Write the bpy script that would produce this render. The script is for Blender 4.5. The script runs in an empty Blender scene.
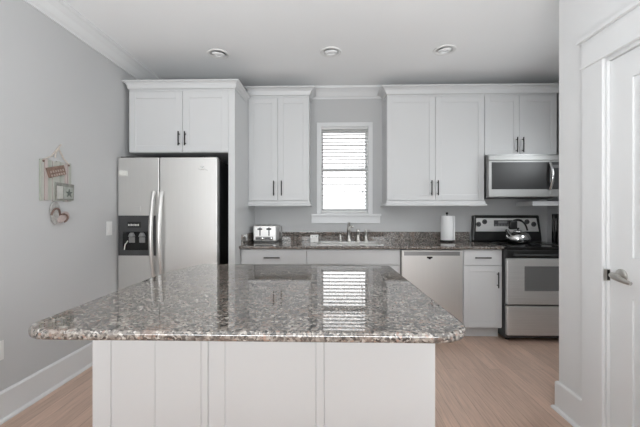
import bpy, bmesh, math, random
from mathutils import Vector, Matrix
random.seed(7)
R = math.radians
scn = bpy.context.scene
COL = scn.collection

# ------------------------------------------------------------------ camera
cam_d = bpy.data.cameras.new('camera')
cam_d.sensor_width = 36.0
cam_d.lens = 336.0 / 640.0 * 36.0
cam_d.clip_start = 0.05
cam = bpy.data.objects.new('camera', cam_d)
COL.objects.link(cam)
cam.location = (0, 0, 1.235)
cam.rotation_euler = (R(90), 0, R(1.45))
scn.camera = cam

# ------------------------------------------------------------------ daylight, lamps, exposure
scn.view_settings.view_transform = 'Standard'
scn.view_settings.look = 'None'
scn.view_settings.exposure = -0.07
scn.view_settings.gamma = 1.0
scn.view_settings.use_curve_mapping = False
world = bpy.data.worlds.new('overcast_sky')
world.use_nodes = True
scn.world = world
wbg = world.node_tree.nodes['Background']
# bright overcast sky above the horizon, dim ground below it
wnt = world.node_tree
w_tc = wnt.nodes.new('ShaderNodeTexCoord')
w_sx = wnt.nodes.new('ShaderNodeSeparateXYZ')
w_rp = wnt.nodes.new('ShaderNodeValToRGB')
wnt.links.new(w_tc.outputs['Generated'], w_sx.inputs[0])
wnt.links.new(w_sx.outputs['Z'], w_rp.inputs['Fac'])
w_rp.color_ramp.elements[0].position = 0.0
w_rp.color_ramp.elements[0].color = (0.09, 0.088, 0.085, 1)
w_rp.color_ramp.elements[1].position = 0.02
w_rp.color_ramp.elements[1].color = (0.98, 0.99, 1.0, 1)
wnt.links.new(w_rp.outputs['Color'], wbg.inputs[0])
wbg.inputs[1].default_value = 3.3


def area_light(name, loc, rot, sx, sy, watts, col=(1, 1, 1), portal=False):
    l = bpy.data.lights.new(name, 'AREA')
    l.shape = 'RECTANGLE'
    l.size = sx
    l.size_y = sy
    l.energy = watts
    l.color = col
    if portal:
        l.cycles.is_portal = True
    o = bpy.data.objects.new(name, l)
    o.location = loc
    o.rotation_euler = rot
    COL.objects.link(o)
    return o


# fill lights added behind the camera, window-sized; the walls have no openings there
for lx in (-3.4, 0.0, 3.4):
    area_light('rear_fill_light', (lx, -9.85, 1.65), (R(90), 0, 0), 2.8, 2.0, 50, (0.955, 1.0, 1.02))
area_light('side_fill_light', (-4.9, -3.4, 1.45), (R(90), 0, R(-90)), 2.2, 2.0, 150, (0.955, 1.0, 1.02))  # added fill from the left rear for the pantry wall, no window behind it
# upward fill light added behind the camera to brighten the ceiling
area_light('ceiling_fill_light', (-0.25, -0.7, 1.0), (R(180 - 16), 0, 0), 2.4, 1.0, 118, (0.955, 1.0, 1.02))
area_light('alcove_fill_light', (2.70, 2.68, 1.65), (R(62), 0, R(90)), 0.78, 1.1, 18, (0.955, 1.0, 1.02))  # added fill for the range alcove, set in the unseen right-hand opening
area_light('kitchen_window_portal', (0.19, 4.145, 1.745), (R(-90), 0, 0), 0.6, 1.05, 1, portal=True)

# ------------------------------------------------------------------ materials


def new_mat(name):
    m = bpy.data.materials.new(name)
    m.use_nodes = True
    nt = m.node_tree
    return m, nt, nt.nodes['Principled BSDF']


def N(nt, typ, **kw):
    n = nt.nodes.new(typ)
    for k, v in kw.items():
        if k in n.inputs:
            n.inputs[k].default_value = v
        else:
            setattr(n, k, v)
    return n


def coords(nt, scale=(1, 1, 1), rot=(0, 0, 0)):
    tc = N(nt, 'ShaderNodeTexCoord')
    mp = N(nt, 'ShaderNodeMapping')
    mp.inputs['Scale'].default_value = scale
    mp.inputs['Rotation'].default_value = rot
    nt.links.new(tc.outputs['Object'], mp.inputs['Vector'])
    return mp.outputs['Vector']


def ramp(nt, stops, interp='LINEAR'):
    r = N(nt, 'ShaderNodeValToRGB')
    r.color_ramp.interpolation = interp
    els = r.color_ramp.elements
    while len(els) < len(stops):
        els.new(0.5)
    for e, (p, c) in zip(els, stops):
        e.position = p
        e.color = (c[0], c[1], c[2], 1)
    return r


def flat(name, col, rough=0.4, metal=0.0, vary=0.03, scale=6.0, bump=0.0, stretch=(1, 1, 1), spec=0.5):
    """Plain paint, plastic or metal with a faint procedural variation of tone and gloss."""
    m, nt, b = new_mat(name)
    v = coords(nt, stretch)
    nz = N(nt, 'ShaderNodeTexNoise', Scale=scale, Detail=4.0)
    nt.links.new(v, nz.inputs['Vector'])
    lo = [max(0, c * (1 - vary)) for c in col]
    hi = [min(1, c * (1 + vary)) for c in col]
    r = ramp(nt, [(0.3, lo), (0.7, hi)])
    nt.links.new(nz.outputs['Fac'], r.inputs['Fac'])
    nt.links.new(r.outputs['Color'], b.inputs['Base Color'])
    b.inputs['Roughness'].default_value = rough
    b.inputs['Metallic'].default_value = metal
    b.inputs['Specular IOR Level'].default_value = spec
    if bump:
        bp = N(nt, 'ShaderNodeBump', Strength=bump, Distance=0.002)
        nt.links.new(nz.outputs['Fac'], bp.inputs['Height'])
        nt.links.new(bp.outputs['Normal'], b.inputs['Normal'])
    return m


M = {}
M['wall'] = flat('grey_wall_paint', (0.545, 0.547, 0.55), 0.7, vary=0.015, scale=1.2, spec=0.2)
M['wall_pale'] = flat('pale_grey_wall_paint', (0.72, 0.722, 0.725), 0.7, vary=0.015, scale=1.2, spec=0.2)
M['ceiling'] = flat('white_ceiling_paint', (0.87, 0.875, 0.88), 0.85, vary=0.01, scale=1.0, spec=0.1)
M['trim'] = flat('white_trim_paint', (0.73, 0.735, 0.74), 0.35, vary=0.01, scale=2.0, spec=0.4)
M['cab'] = flat('white_cabinet_paint', (0.635, 0.64, 0.645), 0.4, vary=0.012, scale=2.0, spec=0.4)
M['black_metal'] = flat('black_bar_metal', (0.025, 0.024, 0.023), 0.35, 0.6, vary=0.2, scale=30)
M['steel'] = flat('brushed_stainless_steel', (0.73, 0.725, 0.71), 0.4, 0.9, vary=0.012, scale=4.0, stretch=(40, 40, 0.6))
M['steel_h'] = flat('horizontally_brushed_steel', (0.78, 0.775, 0.765), 0.45, 0.85, vary=0.05, scale=4.0, stretch=(0.6, 0.6, 40))
M['steel_dark'] = flat('dark_brushed_steel', (0.33, 0.33, 0.33), 0.35, 1.0, vary=0.06, scale=4.0, stretch=(0.6, 0.6, 30))
M['steel_m'] = flat('microwave_steel', (0.42, 0.42, 0.415), 0.45, 0.85, vary=0.05, scale=4.0, stretch=(0.6, 0.6, 40))
M['chrome'] = flat('polished_chrome', (0.75, 0.75, 0.75), 0.08, 1.0, vary=0.02)
M['nickel'] = flat('brushed_nickel', (0.50, 0.485, 0.46), 0.3, 1.0, vary=0.04, scale=12)
M['black_gloss'] = flat('black_glass', (0.006, 0.006, 0.006), 0.06, vary=0.2)
M['black'] = flat('black_plastic', (0.012, 0.012, 0.012), 0.35, vary=0.2, scale=20)
M['case'] = flat('black_textured_case', (0.012, 0.012, 0.0125), 0.5, vary=0.3, scale=80, bump=0.2)
M['dark_grey'] = flat('dark_grey_plastic', (0.055, 0.055, 0.057), 0.35, vary=0.1, scale=10)
M['mid_grey'] = flat('mid_grey_plastic', (0.22, 0.22, 0.22), 0.4, vary=0.08, scale=10)
M['oven_glass'] = flat('smoked_oven_glass', (0.16, 0.16, 0.16), 0.12, vary=0.04, scale=3)
M['micro_glass'] = flat('microwave_door_glass', (0.03, 0.03, 0.031), 0.3, vary=0.1, scale=3)
M['white_plastic'] = flat('white_plastic', (0.78, 0.78, 0.77), 0.35, vary=0.01)
M['blind'] = flat('white_blind_slat', (0.80, 0.80, 0.79), 0.45, vary=0.01)
M['paper'] = flat('quilted_paper', (0.86, 0.86, 0.86), 0.9, vary=0.02, scale=120, bump=0.6, spec=0.1)
M['ceramic'] = flat('white_ceramic', (0.74, 0.73, 0.71), 0.2, vary=0.02)
M['label'] = flat('pale_label', (0.70, 0.70, 0.66), 0.4, vary=0.05, scale=60)
M['twine'] = flat('jute_twine', (0.55, 0.49, 0.44), 0.9, vary=0.2, scale=90, bump=0.4)
M['brown_sign'] = flat('brown_painted_wood', (0.21, 0.135, 0.105), 0.7, vary=0.3, scale=40)
M['sign_pale'] = flat('pale_sign_paint', (0.40, 0.33, 0.29), 0.7, vary=0.1)
M['frame_grey'] = flat('weathered_grey_wood', (0.22, 0.22, 0.20), 0.7, vary=0.3, scale=40)
M['card'] = flat('sage_grey_card', (0.33, 0.35, 0.32), 0.8, vary=0.15, scale=30)
M['card_pale'] = flat('pale_card', (0.50, 0.50, 0.47), 0.8, vary=0.1, scale=30)
M['star'] = flat('dark_green_paint', (0.10, 0.115, 0.105), 0.7, vary=0.1)
M['sole'] = flat('grey_sandal_sole', (0.40, 0.39, 0.375), 0.8, vary=0.25, scale=50)
M['sole_pink'] = flat('pink_sandal_sole', (0.47, 0.39, 0.37), 0.8, vary=0.15, scale=50)
M['strap'] = flat('brown_sandal_strap', (0.17, 0.11, 0.09), 0.7, vary=0.15, scale=40)
M['door_gap'] = flat('dark_gasket', (0.03, 0.03, 0.03), 0.7, vary=0.1)


def granite():
    m, nt, b = new_mat('speckled_granite')
    L = nt.links.new
    v = coords(nt)
    warp = N(nt, 'ShaderNodeTexNoise', Scale=45.0, Detail=3.0)
    L(v, warp.inputs['Vector'])
    mixv = N(nt, 'ShaderNodeVectorMath', operation='MULTIPLY_ADD')
    mixv.inputs[1].default_value = (0.016, 0.016, 0.016)
    L(warp.outputs['Color'], mixv.inputs[0])
    L(v, mixv.inputs[2])
    vor = N(nt, 'ShaderNodeTexVoronoi', Scale=145.0)
    L(mixv.outputs[0], vor.inputs['Vector'])
    sep = N(nt, 'ShaderNodeSeparateColor')
    L(vor.outputs['Color'], sep.inputs['Color'])
    grains = ramp(nt, [(0.0, (0.03, 0.027, 0.025)), (0.17, (0.085, 0.074, 0.066)), (0.34, (0.165, 0.145, 0.128)),
                       (0.60, (0.24, 0.21, 0.185)), (0.78, (0.31, 0.28, 0.25)), (0.92, (0.42, 0.39, 0.36)),
                       (0.97, (0.26, 0.175, 0.14))], 'CONSTANT')
    L(sep.outputs['Red'], grains.inputs['Fac'])
    # larger clouds: dark clusters and warm brown drifts
    cl = N(nt, 'ShaderNodeTexNoise', Scale=26.0, Detail=5.0, Roughness=0.65)
    L(v, cl.inputs['Vector'])
    dark = ramp(nt, [(0.40, (1, 1, 1)), (0.47, (0, 0, 0))])
    L(cl.outputs['Fac'], dark.inputs['Fac'])
    mx = N(nt, 'ShaderNodeMix', data_type='RGBA')
    mul = N(nt, 'ShaderNodeMath', operation='MULTIPLY')
    mul.inputs[1].default_value = 0.6
    L(dark.outputs['Color'], mul.inputs[0])
    L(mul.outputs[0], mx.inputs['Factor'])
    L(grains.outputs['Color'], mx.inputs['A'])
    mx.inputs['B'].default_value = (0.045, 0.04, 0.037, 1)
    cl2 = N(nt, 'ShaderNodeTexNoise', Scale=14.0, Detail=4.0)
    L(v, cl2.inputs['Vector'])
    warm = ramp(nt, [(0.56, (0, 0, 0)), (0.68, (0.6, 0.6, 0.6))])
    L(cl2.outputs['Fac'], warm.inputs['Fac'])
    mx2 = N(nt, 'ShaderNodeMix', data_type='RGBA')
    L(warm.outputs['Color'], mx2.inputs['Factor'])
    L(mx.outputs['Result'], mx2.inputs['A'])
    mx2.inputs['B'].default_value = (0.21, 0.15, 0.12, 1)
    L(mx2.outputs['Result'], b.inputs['Base Color'])
    b.inputs['Roughness'].default_value = 0.03
    b.inputs['IOR'].default_value = 1.95
    return m


M['granite'] = granite()


def wood_floor():
    m, nt, b = new_mat('oak_plank_floor')
    L = nt.links.new
    v = coords(nt, (1, 1, 1), (0, 0, R(90)))
    br = N(nt, 'ShaderNodeTexBrick', Scale=1.0)
    br.offset = 0.37
    br.inputs['Brick Width'].default_value = 1.35
    br.inputs['Row Height'].default_value = 0.085
    br.inputs['Mortar Size'].default_value = 0.0012
    br.inputs['Mortar Smooth'].default_value = 0.4
    br.inputs['Bias'].default_value = 0.0
    br.inputs['Color1'].default_value = (0.52, 0.365, 0.285, 1)
    br.inputs['Color2'].default_value = (0.64, 0.455, 0.36, 1)
    br.inputs['Mortar'].default_value = (0.30, 0.20, 0.155, 1)
    L(v, br.inputs['Vector'])
    v2 = coords(nt, (28, 1.6, 1))
    gr = N(nt, 'ShaderNodeTexNoise', Scale=3.0, Detail=6.0, Distortion=0.6)
    L(v2, gr.inputs['Vector'])
    r = ramp(nt, [(0.3, (0.80, 0.80, 0.80)), (0.7, (1.08, 1.08, 1.08))])
    L(gr.outputs['Fac'], r.inputs['Fac'])
    mx = N(nt, 'ShaderNodeMix', data_type='RGBA', blend_type='MULTIPLY')
    mx.inputs['Factor'].default_value = 1.0
    L(br.outputs['Color'], mx.inputs['A'])
    L(r.outputs['Color'], mx.inputs['B'])
    L(mx.outputs['Result'], b.inputs['Base Color'])
    b.inputs['Roughness'].default_value = 0.28
    return m


M['floor'] = wood_floor()


def plank_wood():
    """Pale whitewashed boards, each a slightly different tint (stripes run up the wall)."""
    m, nt, b = new_mat('whitewashed_boards')
    L = nt.links.new
    v = coords(nt)
    sx = N(nt, 'ShaderNodeSeparateXYZ')
    L(v, sx.inputs[0])
    nz = N(nt, 'ShaderNodeTexNoise', Scale=22.0, Detail=1.0)
    cx = N(nt, 'ShaderNodeCombineXYZ')
    L(sx.outputs['Y'], cx.inputs['X'])
    L(cx.outputs[0], nz.inputs['Vector'])
    r = ramp(nt, [(0.30, (0.52, 0.50, 0.47)), (0.44, (0.36, 0.38, 0.33)), (0.52, (0.48, 0.47, 0.44)), (0.60, (0.45, 0.36, 0.345)), (0.70, (0.52, 0.48, 0.46))])
    L(nz.outputs['Fac'], r.inputs['Fac'])
    L(r.outputs['Color'], b.inputs['Base Color'])
    b.inputs['Roughness'].default_value = 0.8
    return m


M['boards'] = plank_wood()


def window_glass():
    m = bpy.data.materials.new('clear_window_glass')
    m.use_nodes = True
    nt = m.node_tree
    nt.nodes.clear()
    out = N(nt, 'ShaderNodeOutputMaterial')
    tr = N(nt, 'ShaderNodeBsdfTransparent')
    gl = N(nt, 'ShaderNodeBsdfGlossy', Roughness=0.02)
    fr = N(nt, 'ShaderNodeFresnel', IOR=1.45)
    mx = N(nt, 'ShaderNodeMixShader')
    nt.links.new(fr.outputs[0], mx.inputs[0])
    nt.links.new(tr.outputs[0], mx.inputs[1])
    nt.links.new(gl.outputs[0], mx.inputs[2])
    nt.links.new(mx.outputs[0], out.inputs[0])
    return m


M['glass'] = window_glass()

# ------------------------------------------------------------------ mesh helpers


class MB:
    """Collects shapes, in room coordinates, for one mesh object."""

    def __init__(self):
        self.bm = bmesh.new()

    def box(self, x0, x1, y0, y1, z0, z1, bevel=0.0, seg=2):
        t = bmesh.new()
        bmesh.ops.create_cube(t, size=1.0)
        for v in t.verts:
            v.co = Vector(((x0 + x1) / 2 + v.co.x * (x1 - x0), (y0 + y1) / 2 + v.co.y * (y1 - y0), (z0 + z1) / 2 + v.co.z * (z1 - z0)))
        if bevel:
            bmesh.ops.bevel(t, geom=list(t.edges), offset=bevel, segments=seg, profile=0.5, affect='EDGES')
        return self.merge(t)

    def merge(self, t, mat=None):
        if mat is not None:
            bmesh.ops.transform(t, matrix=mat, verts=t.verts)
        me = bpy.data.meshes.new('tmp')
        t.to_mesh(me)
        t.free()
        self.bm.from_mesh(me)
        bpy.data.meshes.remove(me)
        return self

    def prism(self, pts, axis, a0, a1, bevel=0.0, seg=2):
        """pts: outline in the two other axes (x: (y,z), y: (x,z), z: (x,y)), extruded from a0 to a1."""
        t = bmesh.new()

        def P(p, a):
            return {'x': (a, p[0], p[1]), 'y': (p[0], a, p[1]), 'z': (p[0], p[1], a)}[axis]
        lo = [t.verts.new(P(p, a0)) for p in pts]
        hi = [t.verts.new(P(p, a1)) for p in pts]
        t.faces.new(lo[::-1])
        t.faces.new(hi)
        n = len(pts)
        for i in range(n):
            t.faces.new((lo[i], lo[(i + 1) % n], hi[(i + 1) % n], hi[i]))
        bmesh.ops.recalc_face_normals(t, faces=t.faces)
        if bevel:
            es = [e for e in t.edges if len(e.link_faces) == 2 and e.calc_face_angle() > R(50)]
            bmesh.ops.bevel(t, geom=es, offset=bevel, segments=seg, profile=0.5, affect='EDGES')
        return self.merge(t)

    def lathe(self, prof, loc, axis='z', n=32):
        """prof: (radius, height) pairs from one end to the other."""
        t = bmesh.new()
        rings = []
        for r, h in prof:
            if r < 1e-6:
                rings.append([t.verts.new((0, 0, h))])
            else:
                rings.append([t.verts.new((r * math.cos(2 * math.pi * k / n), r * math.sin(2 * math.pi * k / n), h)) for k in range(n)])
        for a, b in zip(rings, rings[1:]):
            for k in range(n):
                q = (k + 1) % n
                if len(a) == 1 and len(b) == 1:
                    continue
                if len(a) == 1:
                    t.faces.new((a[0], b[k], b[q]))
                elif len(b) == 1:
                    t.faces.new((a[k], a[q], b[0]))
                else:
                    t.faces.new((a[k], a[q], b[q], b[k]))
        for ring in (rings[0], rings[-1]):
            if len(ring) > 1:
                t.faces.new(ring)
        bmesh.ops.recalc_face_normals(t, faces=t.faces)
        rot = {'z': Matrix(), 'x': Matrix.Rotation(R(90), 4, 'Y'), '-x': Matrix.Rotation(R(-90), 4, 'Y'),
               '-y': Matrix.Rotation(R(90), 4, 'X'), 'y': Matrix.Rotation(R(-90), 4, 'X')}
        mt = axis if isinstance(axis, Matrix) else rot[axis]
        return self.merge(t, Matrix.Translation(loc) @ mt)

    def tube(self, pts, r, n=10, flat_y=1.0):
        """Round tube along a polyline; r may be one radius or one per point."""
        pts = [Vector(p) for p in pts]
        rs = r if isinstance(r, (list, tuple)) else [r] * len(pts)
        t = bmesh.new()
        rings = []
        up = None
        for i, p in enumerate(pts):
            d = (pts[min(i + 1, len(pts) - 1)] - pts[max(i - 1, 0)]).normalized()
            if up is None:
                up = d.orthogonal().normalized()
            s = d.cross(up)
            if s.length < 1e-6:
                s = d.orthogonal()
            s.normalize()
            up = s.cross(d).normalized()
            rings.append([t.verts.new(p + rs[i] * (math.cos(2 * math.pi * k / n) * s + math.sin(2 * math.pi * k / n) * up)) for k in range(n)])
        for a, b in zip(rings, rings[1:]):
            for k in range(n):
                q = (k + 1) % n
                t.faces.new((a[k], a[q], b[q], b[k]))
        t.faces.new(rings[0])
        t.faces.new(rings[-1])
        bmesh.ops.recalc_face_normals(t, faces=t.faces)
        return self.merge(t)

    def sweep(self, prof, path):
        """prof: closed outline of (outward, z); path: xy points; outward = right-hand side of travel, mitred at the corners."""
        t = bmesh.new()
        path = [Vector(p) for p in path]
        rings = []
        for i, p in enumerate(path):
            dirs = []
            if i > 0:
                dirs.append((path[i] - path[i - 1]).normalized())
            if i < len(path) - 1:
                dirs.append((path[i + 1] - path[i]).normalized())
            nr = [Vector((d.y, -d.x)) for d in dirs]
            m = nr[0] if len(nr) == 1 else (nr[0] + nr[1]) / (1 + nr[0].dot(nr[1]))
            rings.append([t.verts.new((p.x + m.x * o, p.y + m.y * o, z)) for o, z in prof])
        n = len(prof)
        for a, b in zip(rings, rings[1:]):
            for k in range(n):
                q = (k + 1) % n
                t.faces.new((a[k], a[q], b[q], b[k]))
        t.faces.new(rings[0])
        t.faces.new(rings[-1])
        bmesh.ops.recalc_face_normals(t, faces=t.faces)
        return self.merge(t)

    def build(self, name, mat, parent=None, smooth=False, label=None):
        if smooth:
            for f in self.bm.faces:
                f.smooth = len(f.verts) < 30
            for e in self.bm.edges:
                if len(e.link_faces) == 2 and e.calc_face_angle(0) > R(40):
                    e.smooth = False
        org = ORG.get(parent.name, Vector()) if parent else Vector()
        if parent:
            for v in self.bm.verts:
                v.co -= org
        me = bpy.data.meshes.new(name)
        self.bm.to_mesh(me)
        self.bm.free()
        me.materials.append(mat)
        o = bpy.data.objects.new(name, me)
        COL.objects.link(o)
        if parent:
            o.parent = parent
            ORG[o.name] = org
        if label:
            o['label'] = label
        return o


ORG = {}


def tag(o, label, cat, group=None):
    o['label'] = label
    o['category'] = cat
    if group:
        o['group'] = group
    return o


def struct(o):
    o['kind'] = 'structure'
    return o


def thing(name, label, cat, loc=(0, 0, 0), group=None):
    o = bpy.data.objects.new(name, None)
    o.empty_display_size = 0.1
    COL.objects.link(o)
    o.location = loc
    ORG[o.name] = Vector(loc)
    return tag(o, label, cat, group)


def one(mb, name, mat, label, cat, base, group=None, smooth=False):
    """A thing that is a single mesh, with its origin at its base."""
    for v in mb.bm.verts:
        v.co -= Vector(base)
    o = mb.build(name, mat, None, smooth)
    o.location = base
    return tag(o, label, cat, group)


# ------------------------------------------------------------------ the room
XL, YB, ZC = -1.945, 4.0, 2.72          # left wall, back wall, ceiling
XR, YC, XK = 1.45, 2.152, 2.56          # pantry wall with the door, its corner, kitchen's right wall
YF, X0, X1 = -10.0, -5.0, 5.0            # room behind the camera
WX0, WX1, WZ0, WZ1 = -0.091, 0.474, 1.232, 2.266   # kitchen window opening

struct(MB().box(X0 - .1, X1 + .1, YF - .1, YB + .15, -.08, 0).build('floor', M['floor']))
struct(MB().box(X0 - .1, X1 + .1, YF - .1, YB + .15, ZC, ZC + .1).build('ceiling', M['ceiling']))
b = MB()
b.box(XL - .12, WX0, YB, YB + .15, 0, ZC).box(WX1, XK + .12, YB, YB + .15, 0, ZC)
b.box(WX0, WX1, YB, YB + .15, 0, WZ0).box(WX0, WX1, YB, YB + .15, WZ1, ZC)
struct(b.build('wall_back', M['wall']))
b = MB().box(XL - .12, XL, -1.2, YB, 0, ZC).box(X0, XL - .12, -1.2, -1.08, 0, ZC).box(X0 - .1, X0, YF, -1.08, 0, ZC)
struct(b.build('wall_left', M['wall']))
DY0, DY1, DZ = 1.02, 1.79, 2.035        # pantry door opening
b = MB().box(XR, XR + .12, DY1, YC, 0, ZC).box(XR, XR + .12, DY0, DY1, DZ, ZC).box(XR, XR + .12, -.8, DY0, 0, ZC)
b.box(XR + .12, XK + .12, YC - .12, YC, 0, ZC).box(XR + .12, X1, -.8, -.68, 0, ZC).box(X1, X1 + .1, YF, -.68, 0, ZC)
struct(b.build('wall_right', M['wall_pale']))
VY0, VY1, VZ0, VZ1 = 2.27, 3.09, 1.08, 2.22       # unseen window added in the kitchen's right wall to light the range alcove
b = MB().box(XK, XK + .12, YC, VY0, 0, ZC).box(XK, XK + .12, VY1, YB, 0, ZC)
b.box(XK, XK + .12, VY0, VY1, 0, VZ0).box(XK, XK + .12, VY0, VY1, VZ1, ZC)
struct(b.build('wall_side', M['wall']))
w2 = bpy.data.objects.new('added_window', None)
COL.objects.link(w2)
w2.location = (XK, (VY0 + VY1) / 2, VZ0)
ORG[w2.name] = Vector(w2.location)
struct(w2)
b = MB().box(XK - .018, XK, VY0 - .05, VY0, VZ0 - .05, VZ1 + .05).box(XK - .018, XK, VY1, VY1 + .05, VZ0 - .05, VZ1 + .05)
b.box(XK - .018, XK, VY0, VY1, VZ1, VZ1 + .05).box(XK - .018, XK, VY0, VY1, VZ0 - .05, VZ0)
b.build('casing', M['trim'], w2)
zq = (VZ0 + VZ1) / 2
for nm, z0, z1, xx in (('upper_sash', zq - .015, VZ1, XK + .07), ('lower_sash', VZ0, zq + .015, XK + .04)):
    b = MB().box(xx, xx + .026, VY0, VY0 + .03, z0, z1).box(xx, xx + .026, VY1 - .03, VY1, z0, z1)
    b.box(xx, xx + .026, VY0 + .03, VY1 - .03, z0, z0 + .03).box(xx, xx + .026, VY0 + .03, VY1 - .03, z1 - .03, z1)
    sash = b.build(nm, M['trim'], w2)
    MB().box(xx + .011, xx + .015, VY0 + .03, VY1 - .03, z0 + .03, z1 - .03).build('pane', M['glass'], sash)
struct(MB().box(X0 - .1, X1 + .1, YF - .1, YF, 0, ZC).build('wall_front', M['wall']))

# crown moulding on the left and back walls
cp = [(0, ZC - .125), (.012, ZC - .125), (.014, ZC - .112), (.03, ZC - .098), (.055, ZC - .06), (.085, ZC - .03), (.098, ZC - .024),
      (.102, ZC - .012), (.102, ZC), (0, ZC)]
struct(MB().sweep(cp, [(XL, -1.2), (XL, YB), (XK, YB)]).build('trim_1', M['trim']))
# baseboards with shoe moulding
bp = [(0, 0), (.032, 0), (.032, .008), (.026, .018), (.016, .022), (.016, .168), (.010, .178), (0, .18)]
struct(MB().sweep(bp, [(XL, -1.2), (XL, YB)]).build('baseboard_left', M['trim']))
struct(MB().sweep(bp, [(XK, YC), (XR, YC), (XR, DY1 + .148)]).build('baseboard_right', M['trim']))

# ---- kitchen window
w = bpy.data.objects.new('window_1', None)
COL.objects.link(w)
w.location = (0.19, YB, WZ0)
ORG[w.name] = Vector(w.location)
struct(w)
cw = 0.048
b = MB().box(WX0 - cw, WX0 + .003, YB - .018, YB, WZ0, WZ1 + cw, .003).box(WX1 - .003, WX1 + cw, YB - .018, YB, WZ0, WZ1 + cw, .003)
b.box(WX0 - cw, WX1 + cw, YB - .0185, YB, WZ1 - .003, WZ1 + cw, .003)
b.build('casing', M['trim'], w)
b = MB().box(WX0, WX0 + .008, YB, YB + .15, WZ0, WZ1).box(WX1 - .008, WX1, YB, YB + .15, WZ0, WZ1)
b.box(WX0, WX1, YB, YB + .15, WZ1 - .012, WZ1).box(WX0, WX1, YB, YB + .15, WZ0, WZ0 + .012)
b.build('jamb', M['trim'], w)
MB().box(-.205, .618, YB - .055, YB, WZ0 - .026, WZ0, .004).build('stool', M['trim'], w)
MB().box(-.203, .612, YB - .019, YB, WZ0 - .112, WZ0 - .026, .002).build('apron', M['trim'], w)
zm = 1.765
for nm, z0, z1, yy in (('upper_sash', zm - .018, WZ1 - .012, YB + .105), ('lower_sash', WZ0 + .012, zm + .02, YB + .078)):
    x0, x1 = WX0 + .008, WX1 - .008
    s = .02
    b = MB().box(x0, x0 + s, yy, yy + .026, z0, z1).box(x1 - s, x1, yy, yy + .026, z0, z1)
    b.box(x0 + s, x1 - s, yy, yy + .026, z0, z0 + .04).box(x0 + s, x1 - s, yy, yy + .026, z1 - .036, z1)
    sash = b.build(nm, M['trim'], w)
    MB().box(x0 + s, x1 - s, yy + .011, yy + .015, z0 + .04, z1 - .036).build('pane', M['glass'], sash)

bl = thing('window_blind', 'white horizontal slatted blind hanging in the kitchen window over the sink', 'blind', (0.19, YB + .04, WZ0 + .012))
bx0, bx1 = WX0 + .011, WX1 - .011
MB().box(bx0, bx1, YB + .012, YB + .066, WZ1 - .026, WZ1 - .007, .003).build('headrail', M['blind'], bl)
b = MB()
z = WZ1 - .046
ang = R(-7)
slats = []
while z > WZ0 + .05:
    slats.append(z)
    hw = .024
    dy, dz = hw * math.cos(ang), hw * math.sin(ang)
    cy = YB + .040
    top = [(cy - dy, z + dz * -1 + .0015), (cy, z + .003), (cy + dy, z + dz + .0015), (cy + dy, z + dz - .0015), (cy, z), (cy - dy, z - dz - .0015)]
    b.prism(top, 'x', bx0, bx1)
    z -= .0425
b.build('slats', M['blind'], bl)
MB().box(bx0, bx1, YB + .018, YB + .062, WZ0 + .014, WZ0 + .032, .003).build('bottom_rail', M['blind'], bl)
b = MB()
for lx in (bx0 + .09, (bx0 + bx1) / 2, bx1 - .09):
    b.tube([(lx, YB + .017, WZ0 + .03), (lx, YB + .017, WZ1 - .06)], .0011, 6)
b.build('ladder_cord', M['blind'], bl)
b = MB().tube([(.405, YB + .010, WZ1 - .06), (.405, YB + .010, 1.50)], .0015, 6).tube([(.395, YB + .010, WZ1 - .06), (.397, YB + .010, 1.47)], .0015, 6)
b.build('lift_cord', M['blind'], bl)
for tx, tz in ((.405, 1.48), (.397, 1.45)):
    MB().lathe([(0, .032), (.004, .028), (.0075, 0), (0, -.002)], (tx, YB + .010, tz), n=12).build('tassel', M['mid_grey'], bl, True)

# ---- pantry door
d = bpy.data.objects.new('door_1', None)
COL.objects.link(d)
d.location = (XR, DY1, 0)
ORG[d.name] = Vector(d.location)
struct(d)
b = MB()
fx = XR + .014                                   # leaf face
py0, py1 = DY0 + .009, DY1 - .0085
st = .125
ym = (py0 + py1) / 2
zrows = [(.20, .82), (1.02, 1.895)]
b.box(fx + .009, fx + .035, py0, py1, .008, DZ - .011)
b.box(fx, fx + .0085, py0, py0 + st, .008, DZ - .011).box(fx, fx + .0085, py1 - st, py1, .008, DZ - .011)
for z0, z1 in ((.008, .20), (.82, 1.02), (1.895, DZ - .011)):
    b.box(fx, fx + .0085, py0 + st, py1 - st, z0, z1)
for z0, z1 in zrows:
    b.box(fx, fx + .0085, ym - .05, ym + .05, z0, z1)
    for a0, a1 in ((py0 + st, ym - .05), (ym + .05, py1 - st)):
        b.box(fx + .002, fx + .02, a0 + .028, a1 - .028, z0 + .028, z1 - .028, .007, 1)
leaf = b.build('door_leaf', M['trim'], d)
b = MB().lathe([(.033, 0), (.033, .006), (.026, .012), (.012, .016), (.012, .05), (0, .05)], (fx, 1.715, .925), '-x', 28)
rs = b.build('lever_handle', M['nickel'], d, True)
b = MB()
lp = [(fx - .045, 1.72, .927), (fx - .052, 1.700, .924), (fx - .054, 1.67, .917), (fx - .052, 1.64, .910), (fx - .047, 1.612, .905)]
b.tube(lp, [.014, .016, .0135, .011, .009], 14)
b.build('lever', M['nickel'], rs, True)
sp_ = MB().box(XR - .0186, XR + .013, DY1 - .0072, DY1 - .0055, .885, .947).build('strike_plate', M['nickel'], d)
MB().box(XR - .003, XR + .011, DY1 - .0078, DY1 - .0068, .889, .943).build('latch_hole', M['black_metal'], sp_)
b = MB()
cs = .142
b.box(XR - .018, XR, DY1 + .006, DY1 + .006 + cs, 0, DZ + .012, .002).box(XR - .018, XR, DY0 - .006 - cs, DY0 - .006, 0, DZ + .012, .002)
ya, yb = DY0 - .006 - cs, DY1 + .006 + cs
b.box(XR - .026, XR, ya - .008, yb + .008, DZ + .010, DZ + .024, .003)
b.box(XR - .02, XR, ya, yb, DZ + .024, DZ + .158, .001)
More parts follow.
